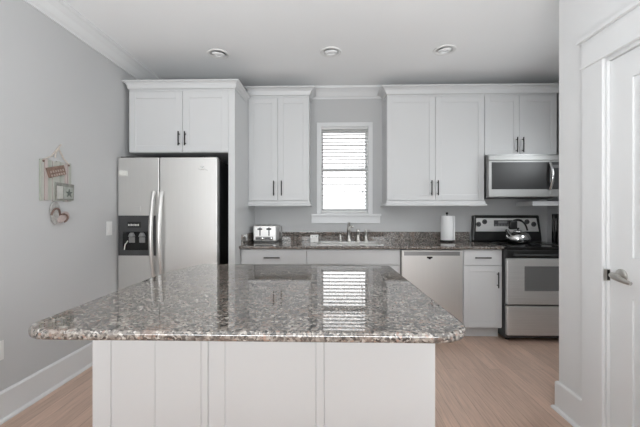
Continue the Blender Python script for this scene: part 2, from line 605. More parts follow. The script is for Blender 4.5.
b.box(XR - .040, XR, ya - .018, yb + .018, DZ + .158, DZ + .178, .004)
b.build('casing', M['trim'], d)
b = MB().box(XR - .002, XR + .12, DY1 - .006, DY1 - .0003, 0, DZ).box(XR - .002, XR + .12, DY0 + .0003, DY0 + .006, 0, DZ).box(XR - .002, XR + .12, DY0 + .006, DY1 - .006, DZ - .008, DZ - .0003)
b.box(fx + .036, fx + .05, DY1 - .018, DY1 - .006, 0, DZ - .008).box(fx + .036, fx + .05, DY0 + .006, DY1 - .018, DZ - .022, DZ - .008)
b.build('jamb', M['trim'], d)

# ------------------------------------------------------------------ cabinets


def shaker(x0, x1, z0, z1, yf, t=.02, st=.062, rec=.006):
    b = MB()
    b.box(x0, x0 + st, yf, yf + t, z0, z1, .0015, 1).box(x1 - st, x1, yf, yf + t, z0, z1, .0015, 1)
    b.box(x0 + st, x1 - st, yf, yf + t, z0, z0 + st, .0015, 1).box(x0 + st, x1 - st, yf, yf + t, z1 - st, z1, .0015, 1)
    b.box(x0 + st - .002, x1 - st + .002, yf + rec, yf + t - .002, z0 + st - .002, z1 - st + .002)
    return b


def slab(x0, x1, z0, z1, yf, t=.02):
    return MB().box(x0, x1, yf, yf + t, z0, z1, .003, 2)


def bar_v(x, z0, z1, yf, parent):
    b = MB().tube([(x, yf - .030, z0), (x, yf - .030, z1)], .0062, 10)
    for zz in (z0 + .022, z1 - .022):
        b.tube([(x, yf, zz), (x, yf - .030, zz)], .0048, 8)
    return b.build('handle', M['black_metal'], parent, True, 'black bar handle')


def bar_h(x0, x1, z, yf, parent):
    b = MB().tube([(x0, yf - .030, z), (x1, yf - .030, z)], .0065, 10)
    for xx in (x0 + .022, x1 - .022):
        b.tube([(xx, yf, z), (xx, yf - .030, z)], .005, 8)
    return b.build('handle', M['black_metal'], parent, True, 'black bar handle')


def crown_prof(z0, h, out):
    return [(0, z0), (.012 * out / .07, z0), (.014 * out / .07, z0 + .14 * h), (.24 * out, z0 + .24 * h), (.34 * out, z0 + .5 * h), (.62 * out, z0 + .74 * h),
            (.88 * out, z0 + .82 * h), (out, z0 + .86 * h), (out, z0 + h), (0, z0 + h)]


def rail_prof(z0, z1):
    return [(-.02, z0), (.02, z0), (.022, z0 + .004), (.022, z0 + .014), (.014, z0 + .022), (.008, z0 + .03), (.006, z1), (-.02, z1)]


UY = 3.67                                        # face of the wall cabinets
GU = 'white wall cabinets along the back wall'


def wall_cabinet(x0, x1, zb, zt, label, split, handles, crown_path, rail_path=None, rail_z=None, yf=UY, crown=(2.528, .08, .07), door_top=2.502):
    c = thing('wall_cabinet', label, 'cabinet', ((x0 + x1) / 2, YB, zb), GU)
    top = crown[0] + crown[1] - .004
    MB().box(x0, x1, yf + .0205, YB - .001, zb, top).build('body', M['cab'], c)
    g = .0025
    for (a0, a1), hx in zip(((x0 + g, split - g / 1.5), (split + g / 1.5, x1 - g)), handles[0]):
        dr = shaker(a0, a1, zb + .004, door_top, yf).build('door', M['cab'], c)
        bar_v(hx, handles[1], handles[2], yf, dr)
    MB().box(x0, x1, yf + .006, yf + .022, door_top + .003, crown[0] + .01).build('top_rail', M['cab'], c)
    MB().sweep(crown_prof(*crown), crown_path).build('crown_moulding', M['cab'], c)
    if rail_path:
        MB().sweep(rail_prof(*rail_z), rail_path).build('light_rail', M['cab'], c)
    return c


PX0, PX1 = -.945, -.884                           # tall panel beside the fridge
UL0, UL1 = PX1 + .001, -.213
wall_cabinet(UL0, UL1, 1.374, 0, 'white two-door wall cabinet left of the window, above the toaster', -.556, ((-.598, -.513), 1.43, 1.592),
             [(UL0, UY), (UL1, UY), (UL1, YB - .105)], [(UL0, UY), (UL1, UY), (UL1, YB - .001)], (1.317, 1.374))
UR0, UR1, UR2 = .636, 1.682, 2.452
wall_cabinet(UR0, UR1, 1.374, 0, 'wide white two-door wall cabinet right of the window, above the paper towels', 1.158, ((1.112, 1.180), 1.43, 1.592),
             [(UR0, YB - .105), (UR0, UY), (UR1, UY)], [(UR0, YB - .001), (UR0, UY), (UR1, UY), (UR1, YB - .001)], (1.317, 1.374))
wall_cabinet(UR1 + .001, UR2, 1.862, 0, 'short white two-door wall cabinet above the microwave', 2.055, ((2.019, 2.084), 1.89, 2.052),
             [(UR1 + .001, UY), (UR2 + .1, UY)])
FY, FX0, FX1 = 3.15, -1.898, PX1
c = wall_cabinet(FX0, PX0 + .001, 1.814, 0, 'deep white two-door cabinet above the refrigerator with tall end panel', -1.384, ((-1.412, -1.352), 1.875, 2.008),
                 [(FX0, YB - .105), (FX0, FY), (FX1, FY), (FX1, YB - .42)], yf=FY, crown=(2.418, .07, .045), door_top=2.392)

MB().box(PX1 - .02, PX1, FY + .02, YB - .001, 0, 2.484).build('end_panel', M['cab'], c)
MB().box(PX0, PX1, FY, FY + .0195, 0, 2.416, .001, 1).build('face_stile', M['cab'], c)

# base cabinets
BY = 3.335
GB = 'white base cabinets under the back counter'


def base_cabinet(x0, x1, label):
    c = thing('base_cabinet', label, 'cabinet', ((x0 + x1) / 2, YB, 0), GB)
    b = MB().box(x0, x1, BY + .0205, YB - .001, .105, .882) if not label.startswith('white sink') else \
        MB().box(x0, x1, BY + .0205, YB - .001, .105, .66).box(x0, x1, BY + .0205, BY + .05, .66, .882)
    b.build('body', M['cab'], c)
    MB().box(x0, x1, BY + .085, BY + .10, 0, .105).build('toe_kick', M['cab'], c)
    return c


B0, B1, B2, B3, B4 = PX1 + .001, -.217, .712, 1.316, 1.702
c = base_cabinet(B0, B1, 'white base cabinet with a top drawer, below the toaster beside the refrigerator panel')
dr = slab(B0 + .012, B1 - .002, .728, .876, BY).build('drawer', M['cab'], c)
bar_h(-.640, -.482, .797, BY, dr)
xm = (B0 + B1) / 2
for a0, a1, hx in ((B0 + .012, xm - .002, xm - .04), (xm + .002, B1 - .002, xm + .04)):
    dd = shaker(a0, a1, .118, .722, BY).build('door', M['cab'], c)
    bar_v(hx, .51, .66, BY, dd)
c = base_cabinet(B1, B2, 'white sink base cabinet with a plain false front under the sink')
slab(B1 + .002, B2 - .012, .728, .876, BY).build('false_front', M['cab'], c)
xm = (B1 + B2) / 2
for a0, a1, hx in ((B1 + .002, xm - .002, xm - .04), (xm + .002, B2 - .012, xm + .04)):
    dd = shaker(a0, a1, .118, .722, BY).build('door', M['cab'], c)
    bar_v(hx, .51, .66, BY, dd)
c = base_cabinet(B3, B4, 'narrow white base cabinet with drawer and door between dishwasher and range')
dr = slab(B3 + .014, B4 - .004, .728, .876, BY).build('drawer', M['cab'], c)
bar_h(1.428, 1.582, .803, BY, dr)
dd = shaker(B3 + .014, B4 - .004, .118, .722, BY, st=.055).build('door', M['cab'], c)
bar_v(1.652, .51, .664, BY, dd)

# ------------------------------------------------------------------ back counter, backsplash, sink
RX0, RX1 = 1.708, 2.468                           # range
CT = .914
SX0, SX1, SY0, SY1 = -.100, .540, 3.44, 3.80      # sink cut-out
ct = thing('granite_countertop', 'dark speckled granite counter along the back wall with low backsplash', 'countertop', (.4, YB, CT))
cy0, cy1 = 3.300, YB - .001
x0, x1 = B0, B4 + .002
b = MB()
edge = [(cy0 + .012, CT - .030), (cy0 + .004, CT - .026), (cy0, CT - .018), (cy0, CT - .011), (cy0 + .004, CT - .003), (cy0 + .012, CT)]
b.prism(edge + [(SY0, CT), (SY0, CT - .030)], 'x', x0, x1)
b.box(x0, x1, SY1, cy1, CT - .030, CT).box(x0, SX0, SY0, SY1, CT - .030, CT).box(SX1, x1, SY0, SY1, CT - .030, CT)
b.build('slab', M['granite'], ct)
b = MB().box(x0 + .02, 1.655, cy1 - .02, cy1, CT, CT + .106, .002, 1).box(x0, x0 + .02, 3.38, cy1, CT, CT + .106, .002, 1)
b.build('backsplash', M['granite'], ct)

s = thing('kitchen_sink', 'stainless steel sink set in the granite counter under the window', 'sink', (.22, 3.62, CT - .2))
b = MB()
t = .006
b.box(SX0, SX1, SY0, SY1, CT - .2, CT - .194)
b.box(SX0, SX0 + t, SY0, SY1, CT - .194, CT - .002).box(SX1 - t, SX1, SY0, SY1, CT - .194, CT - .002)
b.box(SX0 + t, SX1 - t, SY0, SY0 + t, CT - .194, CT - .002).box(SX0 + t, SX1 - t, SY1 - t, SY1, CT - .194, CT - .002)
b.build('basin', M['steel'], s)
b = MB()
b.box(SX0 - .018, SX1 + .018, SY0 - .018, SY0 + .004, CT, CT + .004, .001, 1).box(SX0 - .018, SX1 + .018, SY1 - .004, SY1 + .018, CT, CT + .004, .001, 1)
b.box(SX0 - .018, SX0 + .004, SY0, SY1, CT, CT + .004, .001, 1).box(SX1 - .004, SX1 + .018, SY0, SY1, CT, CT + .004, .001, 1)
b.build('rim', M['steel'], s)
MB().lathe([(0, 0), (.045, 0), (.045, .004), (.03, .002), (0, .002)], (.22, 3.62, CT - .194)).build('drain', M['chrome'], s, True)

# faucet and its companions
fy = 3.885
f = thing('faucet', 'brushed nickel faucet with tall curved spout behind the sink', 'faucet', (.236, fy, CT))
MB().lathe([(.027, 0), (.027, .008), (.024, .018), (.020, .03), (.019, .12), (.024, .128), (.024, .142), (.018, .15), (.018, .17), (0, .172)], (.236, fy, CT), n=24).build('column', M['nickel'], f, True)
pts = [(.236, fy, CT + .16)]
for k in range(11):
    a = R(180 - k * 16)
    pts.append((.236, fy - .055 - .055 * math.cos(a) * 1.0, CT + .165 + .042 * math.sin(a)))
MB().tube(pts, .0135, 12).build('spout', M['nickel'], f, True)
MB().tube([(.240, fy, CT + .158), (.262, fy - .004, CT + .168), (.292, fy - .012, CT + .163)], [.008, .010, .007], 10).lathe(
    [(0, 0), (.014, 0), (.016, .01), (.010, .022), (0, .024)], (.270, fy - .006, CT + .165), n=14).build('lever', M['nickel'], f, True)
for nm, fx_, h, lab in (('side_sprayer', .34, .128, 'brushed nickel side sprayer just right of the tall faucet spout'),
                        ('soap_pump', .431, .132, 'brushed nickel pump post at the far right of the faucet row')):
    s_ = thing(nm, lab, 'faucet fitting', (fx_, fy, CT))
    MB().lathe([(.026, 0), (.026, .007), (.022, .014), (.0185, .022), (.0175, h - .04), (.021, h - .03), (0, h - .03)], (fx_, fy, CT), n=20).build('post', M['nickel'], s_, True)
    if nm == 'side_sprayer':
        MB().lathe([(.013, 0), (.017, .01), (.019, .03), (.014, .042), (0, .045)], (fx_, fy, CT + h - .032), n=20).build('spray_head', M['nickel'], s_, True)
    else:
        MB().lathe([(.008, 0), (.008, .02), (.016, .022), (.016, .034), (0, .036)], (fx_, fy, CT + h - .032), n=20).tube(
            [(fx_, fy, CT + h - .006), (fx_ + .03, fy - .01, CT + h - .002), (fx_ + .048, fy - .016, CT + h - .012)], .006, 8).build('pump_head', M['nickel'], s_, True)
s_ = thing('soap_dispenser', 'short nickel dispenser at the left end of the faucet row', 'soap dispenser', (.138, fy, CT))
MB().lathe([(.022, 0), (.022, .006), (.014, .012), (.013, .045), (.018, .05), (.018, .058), (0, .06)], (.138, fy, CT), n=20).build('post', M['nickel'], s_, True)
MB().tube([(.138, fy, CT + .056), (.138, fy, CT + .074), (.132, fy - .022, CT + .078), (.128, fy - .040, CT + .070)], .0055, 8).build('nozzle', M['nickel'], s_, True)

# white ceramic block with grooves
cb = thing('ceramic_holder', 'small white square ceramic holder on the counter left of the sink', 'holder', (-.158, 3.76, CT))
b = MB()
for ix in (0, 1):
    for iz in (0, 1):
        b.box(-.203 + ix * .046, -.159 + ix * .046, 3.735, 3.785, CT + iz * .043, CT + .041 + iz * .043, .004, 2)
b.box(-.198, -.118, 3.739, 3.781, CT + .002, CT + .08)
b.build('block', M['ceramic'], cb)
for ix in (0, 1):
    MB().lathe([(0, 0), (.006, 0), (.006, .003), (0, .003)], (-.181 + ix * .046, 3.7355, CT + .064), '-y', 10).build('hole', M['mid_grey'], cb)

# toaster
tx0, tx1, ty0, ty1 = -.836, -.580, 3.70, 3.955
tt = thing('toaster', 'chrome four-slice toaster on the counter beside the refrigerator panel', 'toaster', ((tx0 + tx1) / 2, (ty0 + ty1) / 2, CT))
MB().box(tx0, tx1, ty0, ty1, CT + .012, CT + .188, .014, 3).build('body', M['steel_h'], tt)
MB().box(tx0 + .01, tx1 - .01, ty0 + .012, ty1 - .012, CT, CT + .018).build('base', M['black'], tt)
b = MB()
for k in range(4):
    xx = tx0 + .038 + k * .06
    b.box(xx - .012, xx + .012, ty0 + .045, ty1 - .04, CT + .1865, CT + .1895)
b.build('slot', M['black'], tt)
for lx in (tx0 + .078, tx0 + .178):
    MB().box(lx - .006, lx + .006, ty0 - .0012, ty0 + .004, CT + .075, CT + .168).build('lever_track', M['black'], tt)
    MB().box(lx - .026, lx + .026, ty0 - .022, ty0 - .001, CT + .140, CT + .158, .005, 2).build('lever', M['dark_grey'], tt)
    MB().box(lx - .052, lx + .046, ty0 - .002, ty0 + .004, CT + .026, CT + .064, .0015, 1).build('control_plate', M['mid_grey'], tt)
    MB().lathe([(.017, 0), (.016, .012), (.010, .016), (0, .016)], (lx + .026, ty0 - .002, CT + .045), '-y', 18).build('dial', M['chrome'], tt, True)
    b = MB()
    for q in range(3):
        b.lathe([(.0055, 0), (.0055, .005), (0, .005)], (lx - .04 + q * .018, ty0 - .002, CT + .045), '-y', 10)
    b.build('buttons', M['black'], tt, True)
MB().tube([(tx1 - .02, ty1 - .01, CT + .03), (tx1 + .022, ty1 - .004, CT + .04), (tx1 + .028, ty1 + .005, CT + .112), (tx1 + .018, YB - .006, CT + .17)], .0035, 8).build('power_cord', M['mid_grey'], tt, True)

# paper towels
px, py = 1.348, 3.86
h_ = thing('paper_towel_holder', 'black upright paper towel holder on the counter left of the range', 'holder', (px, py, CT))
MB().lathe([(.078, 0), (.078, .008), (.07, .014), (.02, .016), (0, .016)], (px, py, CT), n=36).build('base', M['black_metal'], h_, True)
MB().tube([(px, py, CT + .014), (px, py, CT + .318)], .006, 10).build('rod', M['black_metal'], h_, True)
MB().lathe([(.006, 0), (.013, .006), (.015, .013), (.010, .022), (0, .025)], (px, py, CT + .312), n=18).build('finial', M['black_metal'], h_, True)
b = MB().lathe([(.021, 0), (.066, 0), (.068, .004), (.068, .272), (.066, .276), (.021, .276), (.021, 0)], (px, py, CT + .020), n=40)
b.box(px + .060, px + .0705, py - .055, py - .02, CT + .022, CT + .294)
one(b, 'paper_towel_roll', M['paper'], 'white roll of paper towels standing on the black holder', 'paper towels', (px, py, CT + .018), smooth=True)

# ------------------------------------------------------------------ dishwasher
dw = thing('dishwasher', 'stainless steel dishwasher under the back counter right of the sink cabinet', 'dishwasher', ((B2 + B3) / 2, YB, 0))
MB().box(B2 + .004, B3 - .004, BY + .03, YB - .03, .10, .876).build('body', M['dark_grey'], dw)
MB().box(B2 + .006, B3 - .004, BY - .012, BY + .03, .115, .874, .005, 2).build('door', M['steel'], dw)
MB().box(B2 + .030, B3 - .030, BY - .0135, BY - .01, .822, .862, .001, 1).build('control_strip', M['steel_dark'], dw, label='dark control strip')
b = MB().box(.965, 1.020, BY - .016, BY - .011, .796, .812, .002, 1)
b.prism([(.975, .796), (1.010, .796), (1.000, .786), (.985, .786)], 'y', BY - .015, BY - .011)
b.build('badge', M['black_metal'], dw, label='small dark latch badge')
MB().box(B2 + .006, B3 - .004, BY + .06, BY + .08, 0, .10).build('kick_plate', M['black'], dw)

# ------------------------------------------------------------------ range
rg = thing('electric_range', 'stainless electric range with black glass top beside the narrow base cabinet', 'range', ((RX0 + RX1) / 2, YB, 0))
RY = 3.275
MB().box(RX0 + .002, RX1, RY + .03, YB - .02, .03, .895).build('body', M['dark_grey'], rg)
b = MB().box(RX0, RX1, RY - .005, YB - .09, .885, .916, .006, 2)
cooktop = b.build('cooktop', M['black_gloss'], rg)
for bx, by, br in ((1.88, 3.47, .105), (2.25, 3.47, .085), (1.88, 3.74, .08), (2.25, 3.74, .105)):
    MB().lathe([(br - .003, 0), (br, 0), (br, .0006), (br - .003, .0006), (br - .003, 0)], (bx, by, .916), n=40).build('burner_ring', M['mid_grey'], cooktop, True)
MB().box(RX0 + .004, RX1 - .004, RY - .004, RY + .03, .806, .884, .004, 2).build('vent_strip', M['black'], rg, label='black strip under the cooktop edge')
od = MB().box(RX0 + .006, RX1 - .006, RY - .012, RY + .03, .362, .802, .006, 2).build('oven_door', M['steel_h'], rg)
MB().box(1.875, RX1 - .19, RY - .0135, RY - .010, .494, .730, .0012, 1).build('window', M['oven_glass'], od, label='grey glass oven window')
b = MB().tube([(RX0 + .05, RY - .052, .838), (RX1 - .05, RY - .052, .838)], .011, 12)
for xx in (RX0 + .07, RX1 - .07):
    b.tube([(xx, RY - .052, .838), (xx, RY - .002, .838)], .010, 10)
b.build('handle', M['case'], od, True, 'black oven door handle')
MB().box(RX0 + .006, RX1 - .006, RY - .012, RY + .03, .066, .345, .006, 2).build('storage_drawer', M['steel_h'], rg)
for xx in (RX0 + .05, RX1 - .05):
    for yy in (RY + .08, YB - .1):
        MB().lathe([(.018, 0), (.018, .008), (.008, .01), (.008, .04), (0, .04)], (xx, yy, 0), n=14).build('foot', M['black'], rg, True)
# backguard: black hood shape with a steel control panel
yg = 3.905
b = MB().prism([(RX0 - .050, .9165), (RX1 - .022, .9165), (RX1 - .059, 1.215), (RX0 - .036, 1.215)], 'y', yg, YB - .024, .012, 2)
bg = b.build('backguard', M['black'], rg, label='black backguard')
MB().prism([(RX0 - .016, 1.028), (RX1 - .064, 1.028), (RX1 - .094, 1.182), (RX0 - .012, 1.182)], 'y', yg - .004, yg + .004, .002, 1).build('control_panel', M['steel_h'], bg, label='steel control panel')
MB().box(1.895, 2.105, yg - .006, yg - .002, 1.088, 1.158, .002, 1).build('display', M['dark_grey'], bg)
b = MB()
for k in range(6):
    b.box(1.905 + k * .033, 1.928 + k * .033, yg - .0075, yg - .0055, 1.095, 1.108)
b.box(1.945, 2.045, yg - .0075, yg - .0055, 1.122, 1.148)
b.build('keypad', M['mid_grey'], bg)
for kx, kz in ((1.722, 1.112), (1.790, 1.140), (2.268, 1.140), (2.344, 1.112)):
    MB().lathe([(.028, 0), (.028, .004), (.020, .006), (.019, .022), (.016, .025), (0, .025)], (kx, yg - .003, kz), '-y', 24).build('knob', M['dark_grey'], bg, True)

# kettle
kx, ky = 2.065, 3.72
k = thing('tea_kettle', 'shiny steel tea kettle with black handle on the back of the cooktop', 'kettle', (kx, ky, .9168))
b = MB().lathe([(.095, 0), (.108, .006), (.122, .030), (.124, .050), (.116, .078), (.094, .102), (.064, .118), (.048, .122), (0, .122)], (kx, ky, .917), n=40)
b.build('body', M['chrome'], k, True)
MB().lathe([(.047, 0), (.045, .008), (.030, .016), (0, .018)], (kx, ky, 1.038), n=28).build('lid', M['chrome'], k, True)
MB().lathe([(.008, 0), (.008, .008), (.016, .014), (.014, .024), (0, .026)], (kx, ky, 1.055), n=18).build('lid_knob', M['black'], k, True)
MB().tube([(kx - .085, ky - .02, .985), (kx - .118, ky - .028, 1.022), (kx - .138, ky - .032, 1.060)], [.028, .020, .015], 14).build('spout', M['chrome'], k, True)
hp = []
for q in range(13):
    a = R(158 - q * 12.2)
    hp.append((kx + .105 * math.cos(a), ky, 1.020 + .145 * math.sin(a)))
MB().tube(hp, [.007] * 2 + [.013] * 6 + [.009] * 5, 12).build('handle', M['black'], k, True, 'arched black handle')
MB().box(kx - .095, kx - .012, ky - .02, ky + .02, 1.062, 1.155, .012, 3).build('whistle_cap', M['black'], k, True, 'black spout trigger grip')

# ------------------------------------------------------------------ microwave
MX0, MX1, MY = 1.690, 2.450, 3.585
mw = thing('microwave_oven', 'stainless over-the-range microwave under the short wall cabinet', 'microwave', ((MX0 + MX1) / 2, YB, 1.402))
MB().box(MX0, MX1, MY + .03, YB - .002, 1.404, 1.861).build('body', M['steel_dark'], mw)
MB().box(MX0, MX1, MY, MY + .032, 1.795, 1.846, .004, 2).build('vent_panel', M['steel_m'], mw)
md = MB().box(MX0, MX1 - .125, MY, MY + .032, 1.410, 1.794, .004, 2).build('door', M['steel_m'], mw)
MB().box(MX0 + .028, MX1 - .127, MY - .002, MY + .004, 1.490, 1.776, .002, 1).build('window', M['micro_glass'], md, label='dark glass window')
hp = []
for q in range(13):
    u = q / 12
    hp.append((2.318, MY - .012 - .042 * math.sin(math.pi * u), 1.492 + .272 * u))
MB().tube(hp, .0155, 12).build('handle', M['chrome'], md, True, 'curved steel handle')
cp_ = MB().box(MX1 - .124, MX1, MY, MY + .032, 1.410, 1.794, .004, 2).build('control_panel', M['steel_m'], mw)
MB().box(MX1 - .118, MX1 - .006, MY - .002, MY + .002, 1.490, 1.776, .001, 1).build('keypad', M['dark_grey'], cp_)
MB().box(MX1 - .112, MX1 - .03, MY - .0035, MY, 1.715, 1.745, .001, 1).build('display', M['mid_grey'], cp_)
MB().box(MX0 + .02, MX1 - .02, MY + .05, YB - .1, 1.398, 1.404).build('grille', M['dark_grey'], mw)

# white shelf fixed to the kitchen's right wall, under the microwave's end
b = MB().prism([(2.178, 3.64), (XK - .001, 3.64), (XK - .001, 3.97), (2.178, 3.97)], 'z', 1.348, 1.368, .003, 1)
b.sweep([(0, 1.318), (.012, 1.318), (.012, 1.348), (0, 1.348)], [(2.19, 3.97), (2.19, 3.652), (XK - .001, 3.652)])
sh = one(b, 'wall_shelf', M['cab'], 'white shelf at the right edge, below the microwave handle', 'shelf', (2.37, 3.8, 1.318))

# two black boards upright on the range's right side counter
for i, (bx, tx, lab) in enumerate(((2.362, 0, 'first thin black upright board, nearest the kettle and backguard'),
                                   (2.398, 0, 'second thin black upright board, nearest the pantry wall corner'))):
    b = MB().box(bx, bx + .016, 3.585, 3.62, .9168, 1.232, .004, 2)
    if i == 0:
        pass
    one(b, 'black_board', M['black_gloss'], lab, 'board', (bx + .008, 3.6, .9168), 'black boards beside the cooktop')

# ------------------------------------------------------------------ refrigerator
FX_0, FX_1, FS = -1.930, -1.014, -1.546
FYF, FT = 3.035, 1.748
fr = thing('refrigerator', 'stainless side-by-side refrigerator with black sides in the left corner', 'refrigerator', ((FX_0 + FX_1) / 2, 3.5, 0))
MB().box(FX_0 + .012, FX_1 - .006, FYF + .085, 3.86, .03, FT - .012, .004, 2).build('case', M['case'], fr)
MB().box(FX_0 + .02, FX_1 - .02, FYF + .04, FYF + .09, 0, .09).build('kick_grille', M['black'], fr)
MB().box(FX_0 + .01, FX_1 - .01, FYF + .07, FYF + .088, .10, FT - .01).build('gasket', M['door_gap'], fr)
for nm, x0, x1 in (('freezer_door', FX_0, FS - .004), ('fridge_door', FS + .004, FX_1)):
    dr = MB().box(x0, x1, FYF, FYF + .07, .10, FT, .005, 2).build(nm, M['steel'], fr)
    hx = FS - .044 if nm == 'freezer_door' else FS + .030
    hp = []
    for q in range(17):
        u = q / 16
        hp.append((hx, FYF - .018 - .052 * math.sin(math.pi * u) ** .8, .66 + (1.432 - .66) * u))
    b = MB().tube(hp, .0185, 14)
    for zz in (.675, 1.415):
        b.tube([(hx, FYF + .002, zz), (hx, FYF - .026, zz)], .012, 10)
    b.build('handle', M['steel'], dr, True, 'long bowed steel handle')
    if nm == 'freezer_door':
        MB().box(-1.926, -1.842, FYF - .003, FYF + .002, 1.583, 1.626, .0014, 1).build('badge', M['label'], dr, label='pale oval maker badge')
        MB().box(-1.808, -1.722, FYF - .002, FYF + .002, 1.252, 1.300, .0008, 1).build('nameplate', M['steel'], dr, label='faint steel nameplate')
    else:
        b = MB()
        b.prism([(-1.175, 1.668), (-1.150, 1.660), (-1.125, 1.672), (-1.150, 1.650)], 'y', FYF - .002, FYF + .001)
        b.tube([(-1.19, FYF, 1.645), (-1.165, FYF - .001, 1.633), (-1.13, FYF - .001, 1.640), (-1.10, FYF, 1.628)], .0022, 6)
        b.build('emblem', M['chrome'], dr, label='small winged emblem')
dp = MB()
dx0, dx1, dz0, dz1 = -1.924, -1.578, .850, 1.216
cx0, cx1, cz0, cz1 = -1.885, -1.612, .900, 1.070
dp.box(dx0, dx1, FYF - .006, FYF + .002, cz1, dz1).box(dx0, dx1, FYF - .006, FYF + .002, dz0, cz0)
dp.box(dx0, cx0, FYF - .006, FYF + .002, cz0, cz1).box(cx1, dx1, FYF - .006, FYF + .002, cz0, cz1)
dp = dp.build('water_dispenser', M['dark_grey'], fr, label='dark grey ice and water dispenser')
MB().box(cx0, cx1, FYF - .004, FYF + .001, cz0, cz1).build('recess', M['black_gloss'], dp)
for qx in (-1.795, -1.70):
    MB().lathe([(.030, 0), (.024, .02), (.014, .035), (0, .036)], (qx, FYF - .012, 1.025), n=16).build('spout', M['mid_grey'], dp, True)
    MB().box(qx - .030, qx + .026, FYF - .010, FYF - .003, .968, 1.02, .003, 1).build('paddle', M['mid_grey'], dp)
MB().tube([(-1.865, FYF - .012, .905), (-1.855, FYF - .016, .95), (-1.83, FYF - .016, .985)], .005, 8).build('water_guide', M['label'], dp)
MB().box(-1.840, -1.712, FYF - .0072, FYF - .005, 1.105, 1.160, .001, 1).build('display', M['black'], dp)
b = MB()
xx = -1.832
for wdt in (.012, .006, .010, .009, .006, .011, .008, .010):
    b.box(xx, xx + wdt, FYF - .0085, FYF - .007, 1.122, 1.122 + random.uniform(.014, .02))
    xx += wdt + .004
b.build('display_marks', M['label'], dp)
for x0, x1 in ((FX_0 + .01, FX_0 + .13), (FX_1 - .13, FX_1 - .02)):
    MB().box(x0, x1, FYF + .02, FYF + .15, FT - .012, FT + .012, .003, 1).build('hinge_cover', M['black'], fr)

# ------------------------------------------------------------------ island
ib = thing('island_cabinet', 'white panelled kitchen island base under the large granite top', 'island', (-.22, 1.55, 0))
IY, IX0, IX1 = 1.12, -.802, .354
MB().box(IX0 + .02, IX1 - .02, IY + .02, 1.98, .09, .883).build('body', M['cab'], ib)
MB().box(IX0 + .05, IX1 - .05, IY + .05, 1.93, 0, .09).build('plinth', M['cab'], ib)
edges = [-.802, -.738, -.586, -.429, -.405, -.348, -.042, -.015, .354]
for i in range(8):
    stile = i in (0, 3, 6)
    yy = IY if stile else IY + .002
    MB().box(edges[i] + .0001, edges[i + 1] - .0001, yy, IY + .02, .004, .883, .0022, 1).build('front_board', M['cab'], ib)
for x0_, x1_ in ((IX0, IX0 + .02), (IX1 - .02, IX1)):
    MB().box(x0_, x1_, IY + .0205, 1.98, .004, .883, .001, 1).build('end_panel', M['cab'], ib)


def rounded(pts, n=10):
    """pts: (x, y, radius) corners counter-clockwise -> outline with arcs."""
    out = []
    m = len(pts)
    for i, (x, y, r) in enumerate(pts):
        p = Vector((x, y))
        a = (Vector(pts[i - 1][:2]) - p).normalized()
        c_ = (Vector(pts[(i + 1) % m][:2]) - p).normalized()
        half = a.angle(c_) / 2
        tl = r / math.tan(half)
        cen = p + (a + c_).normalized() * (r / math.sin(half))
        s0 = p + a * tl - cen
        s1 = p + c_ * tl - cen
        a0 = math.atan2(s0.y, s0.x)
        a1 = math.atan2(s1.y, s1.x)
        dlt = (a1 - a0 + math.pi) % (2 * math.pi) - math.pi
        for q in range(n + 1):
            an = a0 + dlt * q / n
            out.append((cen.x + r * math.cos(an), cen.y + r * math.sin(an)))
    return out


b = MB().prism(rounded([(-.872, .905, .085), (.402, .905, .105), (.380, 2.085, .02), (-.80, 2.13, .03), (-.900, 1.82, .05)]), 'z', .8842, .914, .011, 4)
one(b, 'island_countertop', M['granite'], 'large polished granite slab with rounded corners on the white island', 'countertop', (-.24, 1.5, .8842), smooth=True)

# ------------------------------------------------------------------ ceiling lights
aims = [((-1.025, 3.10), (.35, -.5), 'recessed ceiling light above the refrigerator, its lens turned right'),
        ((.022, 3.09), (-.1, -.45), 'recessed ceiling light in the middle, above the sink and window'),
        ((1.055, 3.08), (-.45, -.3), 'recessed ceiling light above the right wall cabinets')]
first = None
parts = []
for (lx, ly), (ax, ay), lab in aims:
    if first is None:
        o = thing('recessed_light', lab, 'ceiling light', (lx, ly, ZC), 'recessed ceiling lights in a row')
        first = o
        parts.append(MB().lathe([(.066, -.002), (.078, -.009), (.096, -.007), (.100, 0), (.066, 0), (.066, -.002)], (lx, ly, ZC), n=36).build('trim_ring', M['white_plastic'], o, True))
        parts.append(MB().lathe([(0, -.002), (.066, -.002), (.066, -.0005), (0, -.0005)], (lx, ly, ZC), n=30).build('baffle', M['ceiling'], o, True))
        e = MB().lathe([(.062, 0), (.058, -.006), (.048, -.012), (.036, -.014), (.036, -.006), (0, -.004)], (lx, ly, ZC - .002), n=30).build('eyeball', M['ceiling'], o, True)
        parts.append(e)
    else:
        o = first.copy()
        COL.objects.link(o)
        o.location = (lx, ly, ZC)
        o['label'] = lab
        for q in parts:
            ch = q.copy()
            COL.objects.link(ch)
            ch.parent = o
    for ch in o.children:
        if ch.name.startswith('eyeball'):
            ch.rotation_euler = (-ay * .25, ax * .25, 0)

